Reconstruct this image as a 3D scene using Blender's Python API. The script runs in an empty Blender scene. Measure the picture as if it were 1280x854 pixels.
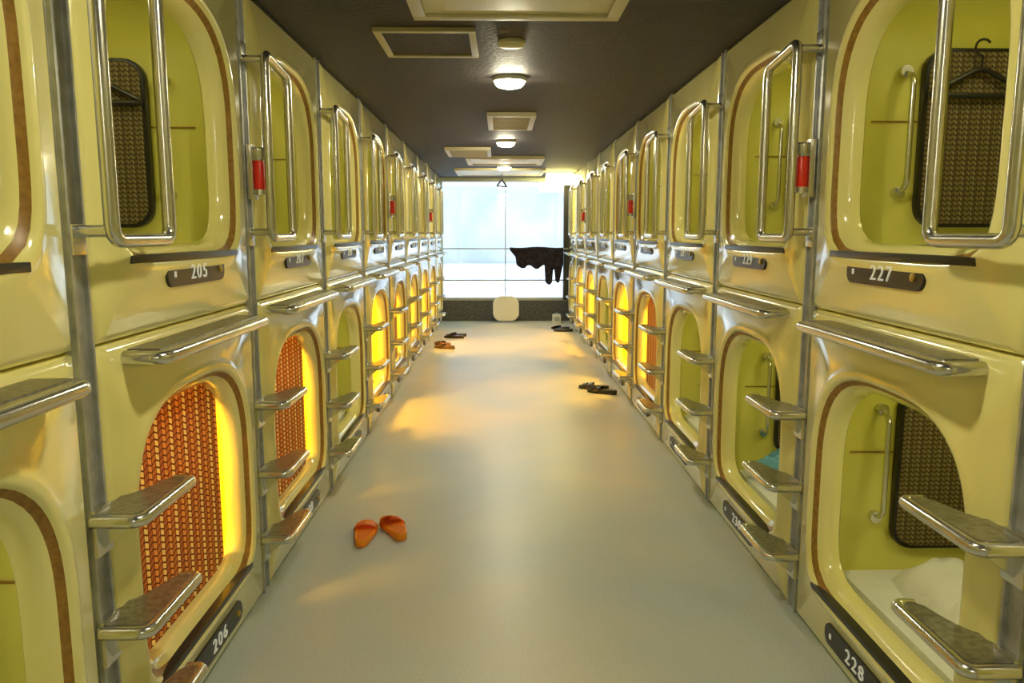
import bpy, bmesh, math, random
from mathutils import Vector, Matrix
random.seed(4)
S = bpy.context.scene
COL = S.collection
try:
    S.view_settings.view_transform = 'Standard'
    S.view_settings.look = 'None'
except Exception:
    pass

# ------------------------------------------------------------------ materials
def mat(name, col, rough=0.5, metal=0.0, coat=0.0, emis=None, estr=0.0, bump=None, var=None):
    m = bpy.data.materials.new(name); m.use_nodes = True
    nt = m.node_tree; b = nt.nodes['Principled BSDF']
    b.inputs['Base Color'].default_value = (*col, 1)
    b.inputs['Roughness'].default_value = rough
    b.inputs['Metallic'].default_value = metal
    b.inputs['Coat Weight'].default_value = coat
    b.inputs['Coat Roughness'].default_value = 0.08
    if emis:
        b.inputs['Emission Color'].default_value = (*emis, 1)
        b.inputs['Emission Strength'].default_value = estr
    tc = nt.nodes.new('ShaderNodeTexCoord')
    if bump:
        n = nt.nodes.new('ShaderNodeTexNoise'); n.inputs['Scale'].default_value = bump[0]
        n.inputs['Detail'].default_value = 4
        nt.links.new(tc.outputs['Object'], n.inputs['Vector'])
        bp = nt.nodes.new('ShaderNodeBump'); bp.inputs['Strength'].default_value = bump[1]
        bp.inputs['Distance'].default_value = bump[2]
        nt.links.new(n.outputs['Fac'], bp.inputs['Height'])
        nt.links.new(bp.outputs['Normal'], b.inputs['Normal'])
    if var:
        n2 = nt.nodes.new('ShaderNodeTexNoise'); n2.inputs['Scale'].default_value = var[0]
        n2.inputs['Detail'].default_value = 5
        nt.links.new(tc.outputs['Object'], n2.inputs['Vector'])
        r = nt.nodes.new('ShaderNodeValToRGB')
        r.color_ramp.elements[0].position = 0.35; r.color_ramp.elements[1].position = 0.65
        r.color_ramp.elements[0].color = (*col, 1); r.color_ramp.elements[1].color = (*var[1], 1)
        nt.links.new(n2.outputs['Fac'], r.inputs['Fac'])
        nt.links.new(r.outputs['Color'], b.inputs['Base Color'])
    return m

M_shell = mat('cream_fibreglass', (0.92, 0.84, 0.31), 0.18, 0, 1.0, bump=(7, 0.15, 0.01), var=(2.5, (0.94, 0.87, 0.38)))
M_inner = mat('capsule_interior', (0.76, 0.72, 0.13), 0.35, 0, 0.3, var=(3, (0.81, 0.77, 0.18)))
M_stripe = mat('tan_trim', (0.26, 0.13, 0.015), 0.4, var=(60, (0.40, 0.21, 0.03)))
M_black = mat('black_plastic', (0.02, 0.018, 0.015), 0.3, bump=(80, 0.2, 0.002))
M_alu = mat('aluminium', (0.70, 0.69, 0.64), 0.22, 0.95, bump=(30, 0.08, 0.002))
M_post = mat('galvanised_channel', (0.42, 0.43, 0.42), 0.4, 0.6, var=(25, (0.56, 0.57, 0.55)))
M_tread = mat('worn_metal_tread', (0.24, 0.23, 0.19), 0.3, 0.75, bump=(160, 0.3, 0.002), var=(60, (0.38, 0.37, 0.31)))
M_white = mat('white_plastic', (0.8, 0.8, 0.76), 0.4)
M_digit = mat('white_digits', (0.85, 0.85, 0.75), 0.5, emis=(0.9, 0.9, 0.8), estr=0.15)
M_brass = mat('brass', (0.6, 0.42, 0.1), 0.35, 0.8)
M_linen = mat('white_linen', (0.84, 0.84, 0.74), 0.8, bump=(14, 0.6, 0.02))
M_red = mat('red_plastic', (0.85, 0.03, 0.01), 0.3)
M_orange = mat('orange_rubber', (1.0, 0.31, 0.005), 0.45, bump=(90, 0.15, 0.002))
M_orange2 = mat('orange_footbed', (0.80, 0.19, 0.0), 0.6, bump=(120, 0.3, 0.002))
M_brownsl = mat('brown_rubber', (0.07, 0.04, 0.025), 0.5)
M_ceil = mat('dark_ceiling', (0.017, 0.013, 0.014), 0.65, bump=(45, 0.5, 0.01), var=(18, (0.027, 0.021, 0.022)))
M_frame = mat('beige_frame', (0.55, 0.50, 0.30), 0.4)
M_panel = mat('ceiling_panel', (0.62, 0.59, 0.36), 0.45, var=(5, (0.68, 0.64, 0.42)))
M_wall = mat('plaster', (0.55, 0.53, 0.4), 0.8, bump=(60, 0.2, 0.004))
M_darkwall = mat('dark_pebble', (0.035, 0.04, 0.055), 0.6, bump=(70, 0.8, 0.01), var=(40, (0.14, 0.14, 0.16)))
M_cloth = mat('dark_cloth', (0.010, 0.010, 0.016), 0.9, bump=(12, 0.6, 0.03), var=(22, (0.05, 0.035, 0.06)))
M_blue = mat('blue_towel', (0.15, 0.42, 0.55), 0.9, bump=(60, 0.6, 0.01))
M_lamp = mat('lamp_diffuser', (0.9, 0.9, 0.8), 0.4, emis=(1.0, 0.92, 0.64), estr=185)
M_exit = mat('lit_lamp_box', (0.9, 0.9, 0.7), 0.4, emis=(1.0, 0.85, 0.28), estr=30)
M_pod_lamp = mat('capsule_reading_lamp', (1, 0.7, 0.2), 0.4, emis=(1.0, 0.50, 0.04), estr=140)
M_added_fill = mat('capsule_added_fill', (1, 0.95, 0.7), 0.4, emis=(1.0, 0.94, 0.6), estr=5)  # added fill glow to brighten unlit capsules, not a fitted lamp
M_facade = mat('facade_concrete', (0.80, 0.84, 0.88), 0.8, var=(0.7, (0.86, 0.89, 0.92)))
M_facadeglass = mat('facade_glass', (0.46, 0.54, 0.60), 0.5, var=(0.8, (0.66, 0.72, 0.76)))
M_winframe = mat('window_frame_grey', (0.42, 0.47, 0.50), 0.4, 0.3)
M_darkframe = mat('dark_frame', (0.03, 0.03, 0.03), 0.4)

def woven(name, cols, dark, transl=0.0, cw=0.02, dz=0.03, duty=0.3):
    """vertical woven columns with staggered dashes; 4-column repeat"""
    m = bpy.data.materials.new(name); m.use_nodes = True
    nt = m.node_tree; b = nt.nodes['Principled BSDF']; b.inputs['Roughness'].default_value = 0.7
    L = nt.links
    def M(op, a, bb=None, c=None):
        n = nt.nodes.new('ShaderNodeMath'); n.operation = op
        for i, v in enumerate((a, bb, c)):
            if v is None: continue
            if isinstance(v, (int, float)): n.inputs[i].default_value = v
            else: L.new(v, n.inputs[i])
        return n.outputs[0]
    tc = nt.nodes.new('ShaderNodeTexCoord'); sep = nt.nodes.new('ShaderNodeSeparateXYZ')
    L.new(tc.outputs['Object'], sep.inputs[0])
    h = M('ADD', M('ADD', sep.outputs['X'], sep.outputs['Y']), 10.0)
    hc = M('DIVIDE', h, cw)
    col = M('FLOOR', hc)
    par = M('MODULO', col, 2.0)
    quad = M('DIVIDE', M('MODULO', col, 4.0), 4.0)
    hf = M('FRACT', hc)
    slant = M('MULTIPLY', M('SUBTRACT', hf, 0.5), M('SUBTRACT', M('MULTIPLY', par, 2.0), 1.0))
    zz = M('FRACT', M('ADD', M('ADD', M('DIVIDE', sep.outputs['Z'], dz), M('MULTIPLY', slant, 0.5)), 10.0))
    dash = M('LESS_THAN', zz, duty)
    edge = M('LESS_THAN', hf, 0.16)
    mask = M('MAXIMUM', dash, edge)
    r = nt.nodes.new('ShaderNodeValToRGB'); r.color_ramp.interpolation = 'CONSTANT'
    e = r.color_ramp.elements
    e[0].position = 0.0; e[0].color = (*cols[0], 1); e[1].position = 0.2; e[1].color = (*cols[1], 1)
    x = e.new(0.45); x.color = (*cols[2], 1); x = e.new(0.7); x.color = (*cols[3], 1)
    L.new(quad, r.inputs['Fac'])
    mx = nt.nodes.new('ShaderNodeMix'); mx.data_type = 'RGBA'
    L.new(mask, mx.inputs['Factor']); L.new(r.outputs['Color'], mx.inputs['A']); mx.inputs['B'].default_value = (*dark, 1)
    C = mx.outputs['Result']
    L.new(C, b.inputs['Base Color'])
    bp = nt.nodes.new('ShaderNodeBump'); bp.inputs['Strength'].default_value = 0.6; bp.inputs['Distance'].default_value = 0.003
    bp.invert = True
    L.new(mask, bp.inputs['Height']); L.new(bp.outputs['Normal'], b.inputs['Normal'])
    if transl > 0:
        tr = nt.nodes.new('ShaderNodeBsdfTranslucent'); ms = nt.nodes.new('ShaderNodeMixShader')
        ms.inputs[0].default_value = transl
        L.new(C, tr.inputs['Color'])
        L.new(b.outputs[0], ms.inputs[1]); L.new(tr.outputs[0], ms.inputs[2])
        L.new(ms.outputs[0], nt.nodes['Material Output'].inputs['Surface'])
    return m
M_mat = woven('woven_mat', [(0.20, 0.15, 0.04), (0.30, 0.24, 0.09), (0.14, 0.09, 0.025), (0.26, 0.19, 0.06)], (0.05, 0.035, 0.012), 0, 0.009, 0.016, 0.35)
M_blind = woven('woven_blind', [(0.58, 0.26, 0.06), (0.92, 0.85, 0.38), (0.50, 0.20, 0.05), (0.80, 0.48, 0.13)], (0.16, 0.045, 0.012), 0.32, 0.024, 0.020, 0.26)

def floor_mat():
    m = bpy.data.materials.new('vinyl_floor'); m.use_nodes = True
    nt = m.node_tree; b = nt.nodes['Principled BSDF']
    b.inputs['Roughness'].default_value = 0.33
    tc = nt.nodes.new('ShaderNodeTexCoord')
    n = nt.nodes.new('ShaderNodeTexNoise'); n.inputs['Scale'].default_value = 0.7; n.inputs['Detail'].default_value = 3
    n2 = nt.nodes.new('ShaderNodeTexNoise'); n2.inputs['Scale'].default_value = 120; n2.inputs['Detail'].default_value = 4
    nt.links.new(tc.outputs['Object'], n.inputs['Vector']); nt.links.new(tc.outputs['Object'], n2.inputs['Vector'])
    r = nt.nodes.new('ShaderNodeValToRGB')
    r.color_ramp.elements[0].color = (0.46, 0.55, 0.60, 1); r.color_ramp.elements[1].color = (0.70, 0.65, 0.53, 1)  # beige end paints warm lamp light into the blue-grey vinyl
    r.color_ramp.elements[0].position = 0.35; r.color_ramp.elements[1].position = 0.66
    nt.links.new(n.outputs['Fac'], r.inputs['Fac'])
    mx = nt.nodes.new('ShaderNodeMix'); mx.data_type = 'RGBA'; mx.blend_type = 'OVERLAY'; mx.inputs['Factor'].default_value = 0.25
    nt.links.new(r.outputs['Color'], mx.inputs['A']); nt.links.new(n2.outputs['Fac'], mx.inputs['B'])
    nt.links.new(mx.outputs['Result'], b.inputs['Base Color'])
    bp = nt.nodes.new('ShaderNodeBump'); bp.inputs['Strength'].default_value = 0.12; bp.inputs['Distance'].default_value = 0.002
    nt.links.new(n2.outputs['Fac'], bp.inputs['Height']); nt.links.new(bp.outputs['Normal'], b.inputs['Normal'])
    return m
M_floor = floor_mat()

def glass_mat():
    m = bpy.data.materials.new('window_glass'); m.use_nodes = True
    nt = m.node_tree; nt.nodes.remove(nt.nodes['Principled BSDF'])
    t = nt.nodes.new('ShaderNodeBsdfTransparent'); t.inputs[0].default_value = (0.95, 0.98, 1, 1)
    g = nt.nodes.new('ShaderNodeBsdfGlossy'); g.inputs['Roughness'].default_value = 0.03
    mx = nt.nodes.new('ShaderNodeMixShader'); mx.inputs[0].default_value = 0.06
    nt.links.new(t.outputs[0], mx.inputs[1]); nt.links.new(g.outputs[0], mx.inputs[2])
    nt.links.new(mx.outputs[0], nt.nodes['Material Output'].inputs['Surface'])
    return m
M_glass = glass_mat()

# ------------------------------------------------------------------ mesh helpers
def finish(bm, name, mats, smooth=True, ang=38):
    bmesh.ops.recalc_face_normals(bm, faces=bm.faces[:])
    me = bpy.data.meshes.new(name); bm.to_mesh(me); bm.free()
    for m in mats: me.materials.append(m)
    if smooth:
        for p in me.polygons: p.use_smooth = True
        try: me.set_sharp_from_angle(angle=math.radians(ang))
        except Exception: pass
    return me

def obj(name, me, parent=None, loc=(0, 0, 0), rot=(0, 0, 0)):
    o = bpy.data.objects.new(name, me); COL.objects.link(o)
    o.location = loc; o.rotation_euler = rot
    if parent: o.parent = parent
    return o

def empty(name, loc=(0, 0, 0)):
    o = bpy.data.objects.new(name, None); o.empty_display_size = 0.1
    COL.objects.link(o); o.location = loc; return o

def box(bm, x0, x1, y0, y1, z0, z1, mi=0, bevel=0.0):
    r = bmesh.ops.create_cube(bm, size=1.0)
    vs = r['verts']
    for v in vs:
        v.co = Vector(((x0 + x1) / 2 + v.co.x * (x1 - x0), (y0 + y1) / 2 + v.co.y * (y1 - y0), (z0 + z1) / 2 + v.co.z * (z1 - z0)))
    fs = set(f for v in vs for f in v.link_faces)
    for f in fs: f.material_index = mi
    if bevel > 0:
        es = set(e for v in vs for e in v.link_edges)
        r2 = bmesh.ops.bevel(bm, geom=list(es), offset=bevel, segments=2, affect='EDGES', profile=0.7)
        for f in r2['faces']: f.material_index = mi

def boxobj(name, b, m, bevel=0.0, parent=None):
    bm = bmesh.new(); box(bm, *b, 0, bevel)
    return obj(name, finish(bm, name, [m]), parent)

def fillet(pts, r, n=6, closed=False):
    pts = [Vector(p) for p in pts]; out = []; N = len(pts)
    for i, p in enumerate(pts):
        if not closed and i in (0, N - 1): out.append(p); continue
        a = pts[(i - 1) % N]; c = pts[(i + 1) % N]
        d1 = (a - p); d2 = (c - p)
        rr = min(r, d1.length * 0.49, d2.length * 0.49)
        s = p + d1.normalized() * rr; e = p + d2.normalized() * rr
        for k in range(n + 1):
            t = k / n
            out.append(s * (1 - t) ** 2 + p * 2 * t * (1 - t) + e * t * t)
    return out

def tube(bm, pts, r, seg=10, closed=False, mi=0):
    pts = [Vector(p) for p in pts]; N = len(pts); rings = []
    def tan(i):
        if closed: return (pts[(i + 1) % N] - pts[i - 1]).normalized()
        if i == 0: return (pts[1] - pts[0]).normalized()
        if i == N - 1: return (pts[-1] - pts[-2]).normalized()
        return (pts[i + 1] - pts[i - 1]).normalized()
    t = tan(0); up = Vector((0, 0, 1)) if abs(t.z) < 0.9 else Vector((1, 0, 0))
    nrm = (up - t * up.dot(t)).normalized()
    for i in range(N):
        t = tan(i); nrm = (nrm - t * nrm.dot(t)).normalized(); bn = t.cross(nrm)
        rings.append([bm.verts.new(pts[i] + (nrm * math.cos(2 * math.pi * k / seg) + bn * math.sin(2 * math.pi * k / seg)) * r) for k in range(seg)])
    for i in range(N if closed else N - 1):
        A = rings[i]; B = rings[(i + 1) % N]
        for k in range(seg):
            f = bm.faces.new((A[k], A[(k + 1) % seg], B[(k + 1) % seg], B[k])); f.material_index = mi
    if not closed:
        for R in (rings[0], rings[-1]):
            f = bm.faces.new(R); f.material_index = mi

def prism(bm, outline, f3, d0, d1, mi=0, mi_top=None, bev=0.0):
    n = len(outline); cx = sum(p[0] for p in outline) / n; cy = sum(p[1] for p in outline) / n
    def ring(d, inset):
        R = []
        for (a, b) in outline:
            va, vb = a - cx, b - cy; L = math.hypot(va, vb) or 1
            k = (L - inset) / L
            R.append(bm.verts.new(f3(cx + va * k, cy + vb * k, d)))
        return R
    s = 1 if d1 > d0 else -1
    if bev > 0:
        R = [ring(d0, bev), ring(d0 + s * bev, 0), ring(d1 - s * bev, 0), ring(d1, bev)]
    else:
        R = [ring(d0, 0), ring(d1, 0)]
    for A, B in zip(R[:-1], R[1:]):
        for k in range(n):
            f = bm.faces.new((A[k], A[(k + 1) % n], B[(k + 1) % n], B[k])); f.material_index = mi
    bm.faces.new(R[0]).material_index = mi
    f = bm.faces.new(R[-1]); f.material_index = mi if mi_top is None else mi_top

def rrect(x0, x1, y0, y1, r, n=5):
    pts = []
    for (cx, cy, a0) in ((x1 - r, y1 - r, 0), (x0 + r, y1 - r, 90), (x0 + r, y0 + r, 180), (x1 - r, y0 + r, 270)):
        for k in range(n + 1):
            a = math.radians(a0 + 90 * k / n); pts.append((cx + r * math.cos(a), cy + r * math.sin(a)))
    return pts

def lathe(bm, prof, c, axis='Z', seg=28, mi=0):
    rings = []
    for (r, h) in prof:
        r = max(r, 1e-4)
        ring = []
        for k in range(seg):
            a = 2 * math.pi * k / seg; x, y = r * math.cos(a), r * math.sin(a)
            v = {'Z': (x, y, h), 'Y': (x, h, y), 'X': (h, x, y)}[axis]
            ring.append(bm.verts.new(Vector(c) + Vector(v)))
        rings.append(ring)
    for A, B in zip(rings[:-1], rings[1:]):
        for k in range(seg):
            bm.faces.new((A[k], A[(k + 1) % seg], B[(k + 1) % seg], B[k])).material_index = mi
    bm.faces.new(rings[0]).material_index = mi; bm.faces.new(rings[-1]).material_index = mi

# ------------------------------------------------------------------ dimensions
XL, XR = -0.89, 1.05
P = 1.13
L0, R0 = 1.60, 1.42
HC = 2.2; HM = 1.1
YEND = 11.80; YBACK = R0 - 3 * P - 0.02
CU, CV, A, B = 0.605, 0.555, 0.415, 0.375
POSTW = 0.075

def polar(phi, a, b, ntop=3.0, nbot=6.5):
    c, s = math.cos(phi), math.sin(phi)
    n = ntop if s >= 0 else nbot
    return (abs(c / a) ** n + abs(s / b) ** n) ** (-1.0 / n)

def shell_mesh(o):
    bm = bmesh.new()
    u0, u1, v0, v1 = POSTW, P, 0.0, HM
    NA = 88
    angs = [2 * math.pi * k / NA for k in range(NA)]
    for (cu, cv) in ((u0, v0), (u1, v0), (u1, v1), (u0, v1)):
        an = math.atan2(cv - CV, cu - CU) % (2 * math.pi)
        j = min(range(NA), key=lambda i: abs((angs[i] - an + math.pi) % (2 * math.pi) - math.pi)); angs[j] = an
    def rect(phi, ins):
        c, s = math.cos(phi), math.sin(phi); t = 9
        if c > 1e-6: t = min(t, (u1 - CU) / c)
        if c < -1e-6: t = min(t, (u0 - CU) / c)
        if s > 1e-6: t = min(t, (v1 - CV) / s)
        if s < -1e-6: t = min(t, (v0 - CV) / s)
        x, y = CU + c * t, CV + s * t
        return (min(max(x, u0 + ins), u1 - ins), min(max(y, v0 + ins), v1 - ins))
    def op(phi, d):
        r = polar(phi, A - d, B - d); return (CU + r * math.cos(phi), CV + r * math.sin(phi))
    def cav(phi):
        r = polar(phi, 0.495, 0.455, 7, 8); return (0.60 + r * math.cos(phi), 0.56 + r * math.sin(phi))
    loops = [
        (lambda p: rect(p, 0.0), -0.08, 0), (lambda p: rect(p, 0.0), -0.026, 0), (lambda p: rect(p, 0.007), -0.010, 0),
        (lambda p: rect(p, 0.026), 0.0, 0), (lambda p: op(p, -0.045), 0.0, 0), (lambda p: op(p, -0.028), 0.008, 0), (lambda p: op(p, -0.012), 0.012, 0),
        (lambda p: op(p, -0.002), 0.008, 0), (lambda p: op(p, 0.002), 0.0, 1), (lambda p: op(p, 0.016), -0.014, 0),
        (lambda p: op(p, 0.024), -0.020, 0), (lambda p: op(p, 0.036), -0.034, 0), (lambda p: op(p, 0.041), -0.058, 0), (lambda p: op(p, 0.041), -0.074, 2),
        (lambda p: op(p, 0.031), -0.082, 2),
        (cav, -0.10, 2), (cav, -1.93, 2)]
    R = []
    for fn, w, mi in loops:
        R.append([bm.verts.new((o * w, *fn(p))) for p in angs])
    n = len(angs)
    for i in range(len(R) - 1):
        for k in range(n):
            bm.faces.new((R[i][k], R[i][(k + 1) % n], R[i + 1][(k + 1) % n], R[i + 1][k])).material_index = loops[i][2]
    bm.faces.new(R[-1]).material_index = 2
    return finish(bm, 'capsule_shell', [M_shell, M_stripe, M_inner], ang=50)

def sill_mesh(o):
    bm = bmesh.new()
    w = sorted((o * 0.013, o * -0.08))
    box(bm, w[0], w[1], CU - A + 0.045, CU + A - 0.045, CV - B - 0.002, CV - B + 0.018, 0, 0.004)
    w = sorted((o * -0.02, o * -0.032))
    box(bm, w[0], w[1], CU - A + 0.06, CU + A - 0.06, CV - B + 0.016, CV - B + 0.024, 0)
    return finish(bm, 'sill_track', [M_black, M_alu])

def plate_mesh(o, zc, u0=0.44, u1=0.86):
    bm = bmesh.new()
    prism(bm, rrect(u0, u1, zc - 0.034, zc + 0.034, 0.03), lambda a, b, d: Vector((o * d, a, b)), -0.004, 0.008, 0, bev=0.002)
    lathe(bm, [(0.011, o * 0.006), (0.011, o * 0.013), (0.006, o * 0.016)], (0, u1 - 0.045 if o > 0 else u0 + 0.045, zc), 'X', 14, 1)
    box(bm, *sorted((o * 0.006, o * 0.0105)), (u0 + 0.04 if o > 0 else u1 - 0.05), (u0 + 0.05 if o > 0 else u1 - 0.04), zc - 0.008, zc + 0.008, 2)
    return finish(bm, 'number_plate', [M_black, M_brass, M_digit])

def mattress_mesh(o):
    bm = bmesh.new()
    w = sorted((o * -0.12, o * -1.88))
    box(bm, w[0], w[1], 0.14, 1.06, 0.122, 0.20, 0, 0.02)
    return finish(bm, 'mattress', [M_linen])

def pad_mesh(o):
    bm = bmesh.new()
    f = lambda a, b, d: Vector((o * a, d, b))
    prism(bm, rrect(-0.64, -0.30, 0.27, 0.83, 0.07), f, 1.095, 1.063, 0, bev=0.004)
    prism(bm, rrect(-0.628, -0.312, 0.282, 0.818, 0.062), f, 1.07, 1.058, 1, bev=0.003)
    return finish(bm, 'woven_wall_pad', [M_black, M_mat])

def innerhandle_mesh(o):
    bm = bmesh.new()
    x = o * -0.245
    tube(bm, fillet([(x, 1.09, 0.38), (x, 1.03, 0.40), (x, 1.03, 0.74), (x, 1.09, 0.76)], 0.03), 0.009, 10)
    for z in (0.38, 0.76):
        lathe(bm, [(0.02, 1.07), (0.02, 1.095)], (x, 0, z), 'Y', 12)
    return finish(bm, 'inner_grab_handle', [M_alu])

def joint_mesh(o):
    bm = bmesh.new()
    w = sorted((o * -0.15, o * -1.90))
    box(bm, w[0], w[1], 1.088, 1.10, 0.606, 0.610, 0)
    for x in (-0.68, -1.3):
        ww = sorted((o * x, o * (x - 0.004)))
        box(bm, ww[0], ww[1], 1.088, 1.10, 0.25, 0.85, 0)
    return finish(bm, 'liner_joint', [M_stripe])

def post_mesh(o):
    bm = bmesh.new()
    w = sorted((o * -0.07, o * -0.012))
    box(bm, w[0], w[1], 0.002, POSTW - 0.002, 0, HC - 0.002, 0, 0.003)
    w = sorted((o * -0.02, o * -0.002))
    box(bm, w[0], w[1], 0.004, 0.012, 0, HC - 0.002, 0)
    box(bm, w[0], w[1], POSTW - 0.012, POSTW - 0.004, 0, HC - 0.002, 0)
    return finish(bm, 'frame_post', [M_post])

def rail_mesh(o):
    bm = bmesh.new()
    out = o * 0.075; ya, yb = 0.03, 0.31; z0, z1 = 1.335, 1.97
    tube(bm, fillet([(out, ya, z0), (out, yb, z0), (out, yb, z1 - 0.03), (out, ya, z1)], 0.035, 6, True), 0.016, 12, True)
    for z in (z0, z1):
        tube(bm, [(out, ya + 0.004, z + (0.02 if z == z0 else -0.02)), (o * -0.012, ya + 0.004, z + (0.02 if z == z0 else -0.02))], 0.013, 10)
        w = sorted((o * -0.012, o * 0.004))
        box(bm, w[0], w[1], 0.008, 0.06, z - 0.03, z + 0.035, 0, 0.003)
    return finish(bm, 'grab_rail', [M_alu])

def step_outline():
    ol = [(-0.01, 0.0), (0.085, 0.0)]
    ol += [(0.10, 0.012), (0.104, 0.03), (0.104, 0.25), (0.10, 0.275), (0.088, 0.285), (0.07, 0.28), (0.055, 0.26)]
    ol += [(0.042, 0.21), (0.028, 0.17), (0.008, 0.135), (-0.01, 0.125)]
    return ol

def steps_mesh(o):
    bm = bmesh.new()
    for z in (0.74, 0.48, 0.225):
        f = lambda a, b, d: Vector((o * a, b, d))
        prism(bm, step_outline(), f, z - 0.03, z - 0.002, 0, bev=0.004)
        n = [(a * 0.9 + 0.002, 0.012 + b * 0.92) for a, b in step_outline()]
        prism(bm, n, f, z - 0.004, z + 0.001, 1)
        tube(bm, fillet([(o * 0.0, 0.0, z - 0.012), (o * 0.105, 0.0, z - 0.012), (o * 0.105, 0.285, z - 0.012), (o * 0.06, 0.28, z - 0.012)], 0.025), 0.015, 10)
        w = sorted((o * -0.012, o * 0.006))
        box(bm, w[0], w[1], 0.004, 0.072, z - 0.10, z + 0.01, 0, 0.003)
        tri = [(0.0, z - 0.09), (0.075, z - 0.03), (0.0, z - 0.03)]
        prism(bm, tri, lambda a, b, d: Vector((o * a, d, b)), 0.03, 0.045, 0)
    return finish(bm, 'foot_steps', [M_alu, M_tread])

def ledge_mesh(o):
    bm = bmesh.new()
    f = lambda a, b, d: Vector((o * a, b, d))
    y0, y1 = 0.19, 0.98
    ol = [(-0.01, y0), (0.075, y0), (0.09, y0 + 0.012), (0.095, y0 + 0.03), (0.095, y1 - 0.03), (0.09, y1 - 0.012), (0.075, y1), (-0.01, y1)]
    prism(bm, ol, f, 1.045, 1.075, 0, bev=0.003)
    ol2 = [(0.0, y0 + 0.02), (0.078, y0 + 0.02), (0.078, y1 - 0.02), (0.0, y1 - 0.02)]
    prism(bm, ol2, f, 1.07, 1.078, 1)
    tube(bm, fillet([(0, y0, 1.058), (o * 0.095, y0, 1.058), (o * 0.095, y1, 1.058), (0, y1, 1.058)], 0.03), 0.017, 12)
    return finish(bm, 'step_ledge', [M_alu, M_tread])

def blind_mesh(o):
    bm = bmesh.new()
    N = 60; pts = []
    for k in range(N):
        p = 2 * math.pi * k / N
        r = polar(p, A - 0.038, B - 0.038)
        pts.append((min(CU + r * math.cos(p), CU + A - 0.10), CV + r * math.sin(p)))
    prism(bm, pts, lambda a, b, d: Vector((o * d, a, b)), -0.072, -0.068, 0)
    return finish(bm, 'woven_blind', [M_blind])

def podlamp_mesh(o, m):
    bm = bmesh.new()
    w = sorted((o * -0.35, o * -0.6))
    box(bm, w[0], w[1], 0.5, 0.72, 0.965, 0.99, 0, 0.0)
    return finish(bm, 'reading_or_fill_lamp', [m])

def flash_mesh(o):
    bm = bmesh.new()
    x = o * 0.035
    lathe(bm, [(0.0, 0.0), (0.017, 0.0), (0.019, 0.02), (0.019, 0.10), (0.017, 0.105)], (x, 0.045, 1.50), 'Z', 16, 0)
    lathe(bm, [(0.019, 0.0), (0.024, 0.01), (0.024, 0.04), (0.02, 0.045)], (x, 0.045, 1.605), 'Z', 16, 1)
    lathe(bm, [(0.021, 0.0), (0.021, 0.02)], (x, 0.045, 1.485), 'Z', 16, 1)
    w = sorted((o * -0.012, o * 0.02))
    box(bm, w[0], w[1], 0.02, 0.07, 1.47, 1.66, 1, 0.004)
    return finish(bm, 'emergency_flashlight', [M_red, M_alu, M_black])

def hanger_mesh(o):
    bm = bmesh.new()
    w0 = -0.46; z = 0.68
    c = [(w0 - 0.17, z), (w0, z + 0.085), (w0 + 0.17, z)]
    tri = fillet([(o * a, 1.035, b) for a, b in c], 0.03, 5, True)
    tube(bm, tri, 0.009, 8, True)
    hook = [(o * w0, 1.035, z + 0.07), (o * w0, 1.035, z + 0.12)]
    for k in range(9):
        a = -math.pi / 2 + k * math.pi * 1.3 / 8
        hook.append((o * (w0 + 0.025 * math.cos(a)), 1.035, z + 0.145 + 0.025 * math.sin(a)))
    tube(bm, hook, 0.004, 6)
    return finish(bm, 'coat_hanger', [M_black])

def lumpy(name, m, sx, sy, h, seed, n=26, flat=False):
    from mathutils import noise
    bm = bmesh.new(); top = []
    for i in range(n + 1):
        row = []
        for j in range(n + 1):
            a, b = i / n * 2 - 1, j / n * 2 - 1
            e = max(0, 1 - abs(a) ** 4) * max(0, 1 - abs(b) ** 4)
            nz = noise.noise(Vector((a * 2.3 + seed, b * 2.3, seed * 1.7)))
            nr = abs(noise.noise(Vector((a * 5 + seed, b * 5, 3.1))))
            z = h * (e ** 0.5) * (0.75 + 0.45 * nz + (0 if flat else 0.5 * nr))
            k = 1 + 0.08 * noise.noise(Vector((a * 2, b * 2, seed + 9)))
            row.append(bm.verts.new((a * sx / 2 * k, b * sy / 2 * k, max(z, 0.0))))
        top.append(row)
    for i in range(n):
        for j in range(n):
            bm.faces.new((top[i][j], top[i + 1][j], top[i + 1][j + 1], top[i][j + 1]))
    border = [top[i][0] for i in range(n + 1)] + [top[n][j] for j in range(1, n + 1)] + [top[i][n] for i in range(n - 1, -1, -1)] + [top[0][j] for j in range(n - 1, 0, -1)]
    bm.faces.new(border)
    return finish(bm, name, [m], ang=80)

MS = {}
for key, o in (('L', 1), ('R', -1)):
    MS[key] = dict(shell=shell_mesh(o), sill=sill_mesh(o), plu=plate_mesh(o, 0.14), pll=plate_mesh(o, 0.088), matt=mattress_mesh(o), pad=pad_mesh(o),
                   ih=innerhandle_mesh(o), joint=joint_mesh(o), post=post_mesh(o), rail=rail_mesh(o), steps=steps_mesh(o),
                   ledge=ledge_mesh(o), blind=blind_mesh(o), lamp=podlamp_mesh(o, M_pod_lamp), fill=podlamp_mesh(o, M_added_fill), flash=flash_mesh(o), hanger=hanger_mesh(o))

def number(txt, parent, o, u, z):
    c = bpy.data.curves.new('room_number', 'FONT'); c.body = txt; c.size = 0.060; c.extrude = 0.0015
    c.align_x = 'CENTER'; c.align_y = 'CENTER'; c.space_character = 1.25
    c.materials.append(M_digit)
    t = bpy.data.objects.new('room_number', c); COL.objects.link(t); t.parent = parent
    t.location = (o * 0.0095, u, z); t.rotation_euler = (math.pi / 2, 0, o * math.pi / 2)
    t.scale = (1.15, 1, 1)

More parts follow.
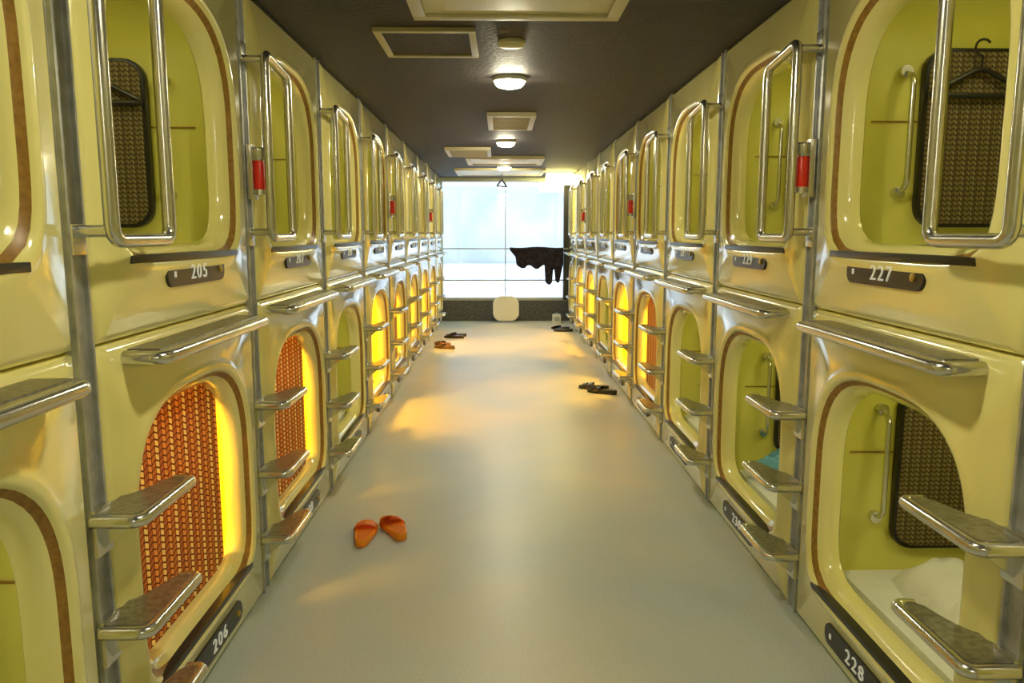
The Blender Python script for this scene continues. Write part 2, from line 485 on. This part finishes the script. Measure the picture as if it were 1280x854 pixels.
pb = lumpy('pillow', M_linen, 0.34, 0.5, 0.12, 3, flat=True)
bb = lumpy('blanket', M_linen, 0.75, 0.72, 0.14, 8)
bt = lumpy('towel', M_blue, 0.22, 0.3, 0.08, 5, 18)
BED = {('R', 1, 0), ('R', 2, 0), ('R', 3, 0), ('L', 3, 0), ('L', 4, 0), ('L', 0, 0), ('R', 0, 0)}
LIT = {('L', 1): 'blind', ('L', 2): 'blind', ('L', 4): 'open', ('L', 5): 'blind', ('L', 6): 'blind', ('L', 8): 'blind', ('L', 7): 'open',
       ('R', 4): 'blind', ('R', 5): 'open', ('R', 7): 'open', ('R', 8): 'open'}
for key, o, X, Y0, base in (('L', 1, XL, L0, 205), ('R', -1, XR, R0, 227)):
    D = MS[key]
    for k in range(-2, 10):
        y = Y0 + (k - 1) * P
        if y + P > YEND + 0.02: continue
        for lvl in (0, 1):
            z = lvl * HM
            e = empty('sleeping_capsule', (X, y, z))
            obj('shell', D['shell'], e)
            obj('sill_track', D['sill'], e)
            obj('mattress', D['matt'], e)
            obj('wall_pad', D['pad'], e)
            obj('inner_grab_handle', D['ih'], e)
            obj('liner_joint', D['joint'], e)
            l = LIT.get((key, k)) if lvl == 0 else None
            if l:
                obj('reading_or_fill_lamp', D['lamp'], e)
                if l == 'blind': obj('woven_blind', D['blind'], e)
            else:
                obj('reading_or_fill_lamp', D['fill'], e)  # unlit capsules get the added fill glow
            if lvl == 1:
                obj('number_plate', D['plu'], e); number(str(base + 2 * (k - 1)), e, o, 0.65, 0.14)
                obj('grab_rail', D['rail'], e, (0, 0, -HM))
                if k in (2, 5, 8): obj('emergency_flashlight', D['flash'], e, (0, 0, -HM))
                if (key, k) in (('L', 1), ('R', 1), ('L', 5)): obj('coat_hanger', D['hanger'], e)
            else:
                obj('number_plate', D['pll'], e); number(str(base + 2 * (k - 1) + 1), e, o, 0.65, 0.088)
                obj('foot_steps', D['steps'], e)
                obj('step_ledge', D['ledge'], e)
                obj('frame_post', D['post'], e)
            if (key, k, lvl) in BED:
                obj('blanket', bb, e, (-o * 0.58, 0.6, 0.197), (0, 0, random.uniform(-0.15, 0.15)))
                obj('pillow', pb, e, (-o * 1.55, 0.6, 0.199))
            if (key, k, lvl) == ('R', 2, 0):
                obj('towel', bt, e, (0.28, 0.80, 0.26), (0, 0, 0.3))

# ------------------------------------------------------------------ room
XO0, XO1 = XL - 1.99, XR + 1.99
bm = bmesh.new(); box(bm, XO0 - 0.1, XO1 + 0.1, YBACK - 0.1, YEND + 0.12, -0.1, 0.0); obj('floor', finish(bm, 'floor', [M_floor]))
bm = bmesh.new(); box(bm, XO0 - 0.1, XO1 + 0.1, YBACK - 0.1, YEND + 0.12, HC, HC + 0.1); obj('ceiling', finish(bm, 'ceiling', [M_ceil]))
boxobj('wall_left', (XO0 - 0.1, XO0, YBACK, YEND, 0, HC), M_wall)
boxobj('wall_right', (XO1, XO1 + 0.1, YBACK, YEND, 0, HC), M_wall)
boxobj('wall_back', (XO0, XO1, YBACK - 0.1, YBACK, 0, HC), M_wall)
bm = bmesh.new()
box(bm, XO0, XL - 0.04, YEND, YEND + 0.12, 0, HC); box(bm, XR + 0.02, XO1, YEND, YEND + 0.12, 0, HC); box(bm, XL - 0.04, XR + 0.02, YEND, YEND + 0.12, 0, 0.32)
obj('wall_end', finish(bm, 'wall_end', [M_darkwall]))

# window
w = empty('window_1', (0, YEND, 0))
bm = bmesh.new()
x0, x1 = XL - 0.04, XR + 0.02
box(bm, x0, x1, 0.0, 0.10, 0.32, 0.36, 0, 0.004); box(bm, x0, x1, 0.0, 0.10, 2.13, HC - 0.001, 0, 0.004)
box(bm, x0, x0 + 0.05, 0.0, 0.10, 0.36, 2.13, 0)
box(bm, 0.078, 0.092, 0.02, 0.07, 0.36, 2.13, 0)
box(bm, x0 + 0.05, x1 - 0.09, 0.05, 0.09, 0.62, 0.64, 0)
obj('frame', finish(bm, 'frame', [M_winframe]), w)
bm = bmesh.new(); box(bm, x1 - 0.09, x1, -0.03, 0.10, 0.33, 2.13, 0); obj('side_jamb', finish(bm, 'side_jamb', [M_darkframe]), w)
bm = bmesh.new(); box(bm, x0 + 0.03, x1 - 0.03, 0.04, 0.046, 0.35, 2.15); obj('pane', finish(bm, 'pane', [M_glass]), w)

bm = bmesh.new(); tube(bm, [(x0 + 0.02, YEND - 0.06, 1.12), (x1 - 0.03, YEND - 0.06, 1.12)], 0.009, 10)
tube(bm, [(x0 + 0.02, YEND - 0.06, 1.12), (x0 + 0.02, YEND + 0.02, 1.12)], 0.012, 8); tube(bm, [(x1 - 0.03, YEND - 0.06, 1.12), (x1 - 0.03, YEND + 0.02, 1.12)], 0.012, 8)
obj('window_safety_rail', finish(bm, 'window_safety_rail', [M_winframe]))

def garment():
    from mathutils import noise
    bm = bmesh.new()
    nx, nz = 48, 20
    cols = []
    for i in range(nx + 1):
        t = i / nx; x = 0.15 + 0.82 * t
        ztop = 1.142 - 0.008 * math.sin(t * 9)
        if t < 0.12: zb = 1.00 - 0.02 * t / 0.12 + (0.10 * (1 - t / 0.12))
        elif t < 0.30: zb = 0.88 - 0.06 * math.sin((t - 0.12) / 0.18 * 2.2)
        elif t < 0.66: zb = 0.84 + 0.03 * math.sin(t * 22)
        elif t < 0.80: zb = 0.60 + 0.03 * math.cos(t * 30)
        elif t < 0.84: zb = 0.80
        else: zb = 0.62 + 0.25 * max(0, (t - 0.93) / 0.07) + 0.02 * math.sin(t * 40)
        col = []
        for j in range(nz + 1):
            s = j / nz; z = ztop + (zb - ztop) * s
            y = YEND - 0.095 - 0.02 * min(1, s * 8) - 0.022 * math.sin(t * 34 + s * 2) * s - 0.015 * noise.noise(Vector((x * 6, z * 6, 2)))
            if j == 0: y = YEND - 0.065
            col.append((x, y, z))
        cols.append(col)
    V = [[bm.verts.new(p) for p in c] for c in cols]
    for i in range(nx):
        for j in range(nz):
            bm.faces.new((V[i][j], V[i + 1][j], V[i + 1][j + 1], V[i][j + 1]))
    bmesh.ops.solidify(bm, geom=bm.faces[:], thickness=0.008)
    return finish(bm, 'hanging_shirt', [M_cloth], ang=80)
obj('hanging_shirt', garment())

bm = bmesh.new()
hx, hy = 0.03, 10.85
tube(bm, [(hx, hy, HC - 0.001), (hx, hy, 2.14)], 0.006, 6)
tube(bm, fillet([(hx - 0.07, hy - 0.15, 2.00), (hx, hy, 2.10), (hx + 0.07, hy + 0.15, 2.00)], 0.03, 5, True), 0.011, 8, True)
tube(bm, [(hx, hy, 2.15), (hx + 0.02, hy, 2.13), (hx, hy, 2.09)], 0.006, 6)
obj('clothes_hanger', finish(bm, 'clothes_hanger', [M_black]))

# exterior facade
bm = bmesh.new()
Yf = 17.5
box(bm, -9, 9, Yf + 0.35, Yf + 0.6, -6, 12, 0)
for zb in (-3.2, -0.35, 2.6, 5.4):
    box(bm, -9, 9, Yf, Yf + 0.4, zb, zb + 1.0, 0, 0.02)
    for r in (0.12, 0.3, 0.48):
        box(bm, -9, 9, Yf - 0.06, Yf, zb + r, zb + r + 0.08, 0)
    for i in range(-4, 5):
        box(bm, i * 2.2 - 0.9, i * 2.2 + 1.24, Yf + 0.3, Yf + 0.36, zb + 1.05, zb + 2.75, 1)
obj('neighbour_building', finish(bm, 'neighbour_building', [M_facade, M_facadeglass], smooth=False))

# ------------------------------------------------------------------ ceiling fittings
def frame_panel(name, x0, x1, y0, y1, t, fw, mi_in, recess=0.0, extra=None):
    bm = bmesh.new()
    z1 = HC; z0 = HC - t
    box(bm, x0, x1, y0, y0 + fw, z0, z1, 0, 0.003); box(bm, x0, x1, y1 - fw, y1, z0, z1, 0, 0.003)
    box(bm, x0, x0 + fw, y0 + fw, y1 - fw, z0, z1, 0, 0.003); box(bm, x1 - fw, x1, y0 + fw, y1 - fw, z0, z1, 0, 0.003)
    box(bm, x0 + fw, x1 - fw, y0 + fw, y1 - fw, z0 + recess, z1, 1)
    if extra: extra(bm, z0)
    return obj(name, finish(bm, name, [M_frame, mi_in, M_black]))
def slats(bm, z0, x0, x1, y0, y1, n):
    for i in range(n):
        yy = y0 + (y1 - y0) * (i + 0.5) / n
        box(bm, x0, x1, yy - 0.006, yy + 0.006, z0 + 0.002, z0 + 0.012, 0)
frame_panel('ceiling_air_conditioner', -0.33, 0.46, 2.32, 3.09, 0.035, 0.05, M_panel, 0.012,
            lambda bm, z0: [box(bm, -0.2, 0.33, 2.45, 2.97, z0 + 0.004, z0 + 0.014, 1, 0.003)])
frame_panel('ceiling_access_hatch', -0.53, -0.10, 3.32, 3.80, 0.018, 0.03, M_ceil, 0.008)
frame_panel('ceiling_vent', -0.09, 0.26, 5.55, 6.3, 0.03, 0.04, M_panel, 0.01, lambda bm, z0: slats(bm, z0, -0.05, 0.22, 5.59, 6.26, 10))
frame_panel('ceiling_vent', -0.55, -0.09, 7.75, 8.45, 0.03, 0.04, M_panel, 0.012, lambda bm, z0: slats(bm, z0, -0.51, -0.13, 7.8, 8.4, 10))
frame_panel('ceiling_air_conditioner', -0.38, 0.50, 8.6, 9.4, 0.035, 0.06, M_white, 0.012,
            lambda bm, z0: [box(bm, -0.22, 0.34, 8.76, 9.24, z0 + 0.004, z0 + 0.014, 1, 0.003)])
frame_panel('ceiling_access_panel', -0.60, 0.60, 10.2, 11.2, 0.03, 0.05, M_white, 0.01)
bm = bmesh.new(); lathe(bm, [(0.062, HC), (0.062, HC - 0.012), (0.05, HC - 0.024), (0.02, HC - 0.028), (0.002, HC - 0.029)], (0.053, 3.55, 0), 'Z', 32)
obj('smoke_detector', finish(bm, 'smoke_detector', [M_panel]))
for yy in (-1.42, 1.46, 4.34, 7.2, 9.85):
    e = empty('ceiling_downlight', (0.055, yy, HC))
    bm = bmesh.new(); lathe(bm, [(0.09, 0.0), (0.092, -0.012), (0.088, -0.024), (0.07, -0.026)], (0, 0, 0), 'Z', 32); obj('housing', finish(bm, 'housing', [M_white]), e)
    bm = bmesh.new(); lathe(bm, [(0.078, -0.02), (0.078, -0.038), (0.066, -0.05), (0.035, -0.058), (0.002, -0.06)], (0, 0, 0), 'Z', 24); obj('diffuser', finish(bm, 'diffuser', [M_lamp]), e)
e = empty('lit_lamp_box', (0.86, 10.9, 2.12))
bm = bmesh.new(); box(bm, -0.2, 0.17, -0.04, 0.04, 0.06, 0.08, 0); obj('mount', finish(bm, 'mount', [M_white]), e)
bm = bmesh.new(); box(bm, -0.21, 0.18, -0.05, 0.05, -0.09, 0.06, 0, 0.012); obj('diffuser', finish(bm, 'diffuser', [M_exit]), e)

# ------------------------------------------------------------------ floor objects
def slipper_mesh(m, m2, sandal=False):
    bm = bmesh.new()
    L = 0.27
    def outline(ins):
        ol = []; n = 40
        for k in range(n):
            a = 2 * math.pi * k / n; y = math.cos(a) * (L / 2 - ins)
            t = (y + L / 2) / L
            wd = 0.038 + 0.014 * (0.5 - 0.5 * math.cos(min(1, max(0, (t - 0.15) / 0.6)) * math.pi)) - ins
            x = math.sin(a); x = math.copysign(abs(x) ** 0.62, x) * wd + 0.006 * math.sin(t * 3.1)
            ol.append((x, y))
        return ol
    fz = lambda a, b, d: Vector((a, b, d + 0.010 * max(0, (-b) / (L / 2)) * (1 if d > 0.01 else 0)))
    prism(bm, outline(0), fz, 0.0, 0.028, 0, bev=0.005)
    prism(bm, outline(0.009), fz, 0.024, 0.0295, 1)
    def strap(y0, y1, h):
        R = []
        for yy in [y0 + (y1 - y0) * i / 6 for i in range(7)]:
            ring = []
            q = (yy - y0) / (y1 - y0)
            hh = h * (1 - 0.25 * q); ww = 0.054 - 0.002 * q
            for k in range(17):
                a = math.pi * k / 16
                ring.append((math.cos(a) * ww + 0.004, yy - 0.012 * math.sin(a) * (1 - q) + 0.006 * math.sin(a) * q, 0.010 + max(0, math.sin(a)) ** 0.7 * hh))
            R.append([bm.verts.new(p) for p in ring])
        fs = []
        for A_, B_ in zip(R[:-1], R[1:]):
            for k in range(16): fs.append(bm.faces.new((A_[k], A_[k + 1], B_[k + 1], B_[k])))
        bmesh.ops.solidify(bm, geom=fs, thickness=0.006)
    if sandal:
        strap(0.015, 0.045, 0.05); strap(0.07, 0.095, 0.042)
    else:
        strap(0.012, 0.072, 0.046)
    return finish(bm, 'slipper', [m, m2], ang=50)
so = slipper_mesh(M_orange, M_orange2); sd = slipper_mesh(M_black, M_black, True); sb = slipper_mesh(M_brownsl, M_black)
mt = mat('tan_rubber', (0.28, 0.15, 0.05), 0.5); st = slipper_mesh(mt, M_brownsl)
obj('orange_slipper', so, None, (-0.615, 3.28, 0), (0, 0, 0.06))
obj('orange_slipper', so, None, (-0.49, 3.34, 0), (0, 0, 0.42))
obj('black_sandal', sd, None, (0.87, 6.36, 0), (0, 0, 1.0)); obj('black_sandal', sd, None, (0.82, 6.54, 0), (0, 0, 1.2))
obj('brown_slipper', sb, None, (-0.60, 9.85, 0), (0, 0, 1.3)); obj('brown_slipper', sb, None, (-0.58, 10.02, 0), (0, 0, 1.5))
obj('tan_slipper', st, None, (-0.70, 9.20, 0), (0, 0, 0.8))
obj('tan_slipper', st, None, (-0.66, 8.95, 0), (0, 0, 1.1))
obj('black_sandal', sd, None, (0.88, 10.5, 0), (0, 0, 1.5)); obj('black_sandal', sd, None, (0.86, 10.75, 0), (0, 0, 1.2))

# folded stool with rounded-square seat leaning at the end wall
e = empty('folding_stool', (0.09, YEND - 0.15, 0.20)); e.rotation_euler = (math.radians(-12), 0, 0)
bm = bmesh.new(); prism(bm, rrect(-0.20, 0.20, -0.19, 0.20, 0.13, 8), lambda a, b, d: Vector((a, d, b)), 0.014, -0.03, 0, bev=0.012); obj('seat', finish(bm, 'seat', [M_white]), e)
bm = bmesh.new(); tube(bm, fillet([(-0.12, 0.03, -0.19), (-0.12, 0.03, 0.17), (0.12, 0.03, 0.17), (0.12, 0.03, -0.19)], 0.04), 0.01, 8); obj('legs', finish(bm, 'legs', [M_alu]), e)
bm = bmesh.new(); box(bm, 0.80, 0.92, 11.45, 11.6, 0.0, 0.13, 0, 0.01); box(bm, 0.82, 0.90, 11.443, 11.452, 0.03, 0.10, 1, 0.002); box(bm, 0.84, 0.88, 11.5, 11.55, 0.125, 0.15, 1, 0.004)
obj('air_freshener', finish(bm, 'air_freshener', [M_white, M_winframe]))

# ------------------------------------------------------------------ world
W = bpy.data.worlds.new('World'); S.world = W; W.use_nodes = True
bg = W.node_tree.nodes['Background']; bg.inputs[0].default_value = (0.84, 0.92, 1.0, 1); bg.inputs[1].default_value = 2.6

# ------------------------------------------------------------------ camera
cam = bpy.data.cameras.new('camera'); cam.sensor_width = 36; cam.lens = 951 / 1280 * 36
co = bpy.data.objects.new('camera', cam); COL.objects.link(co)
co.location = (0, 0, 1.35); co.rotation_euler = (math.radians(90 - 8.08), 0, math.radians(-0.9))
cam.clip_start = 0.02
S.camera = co
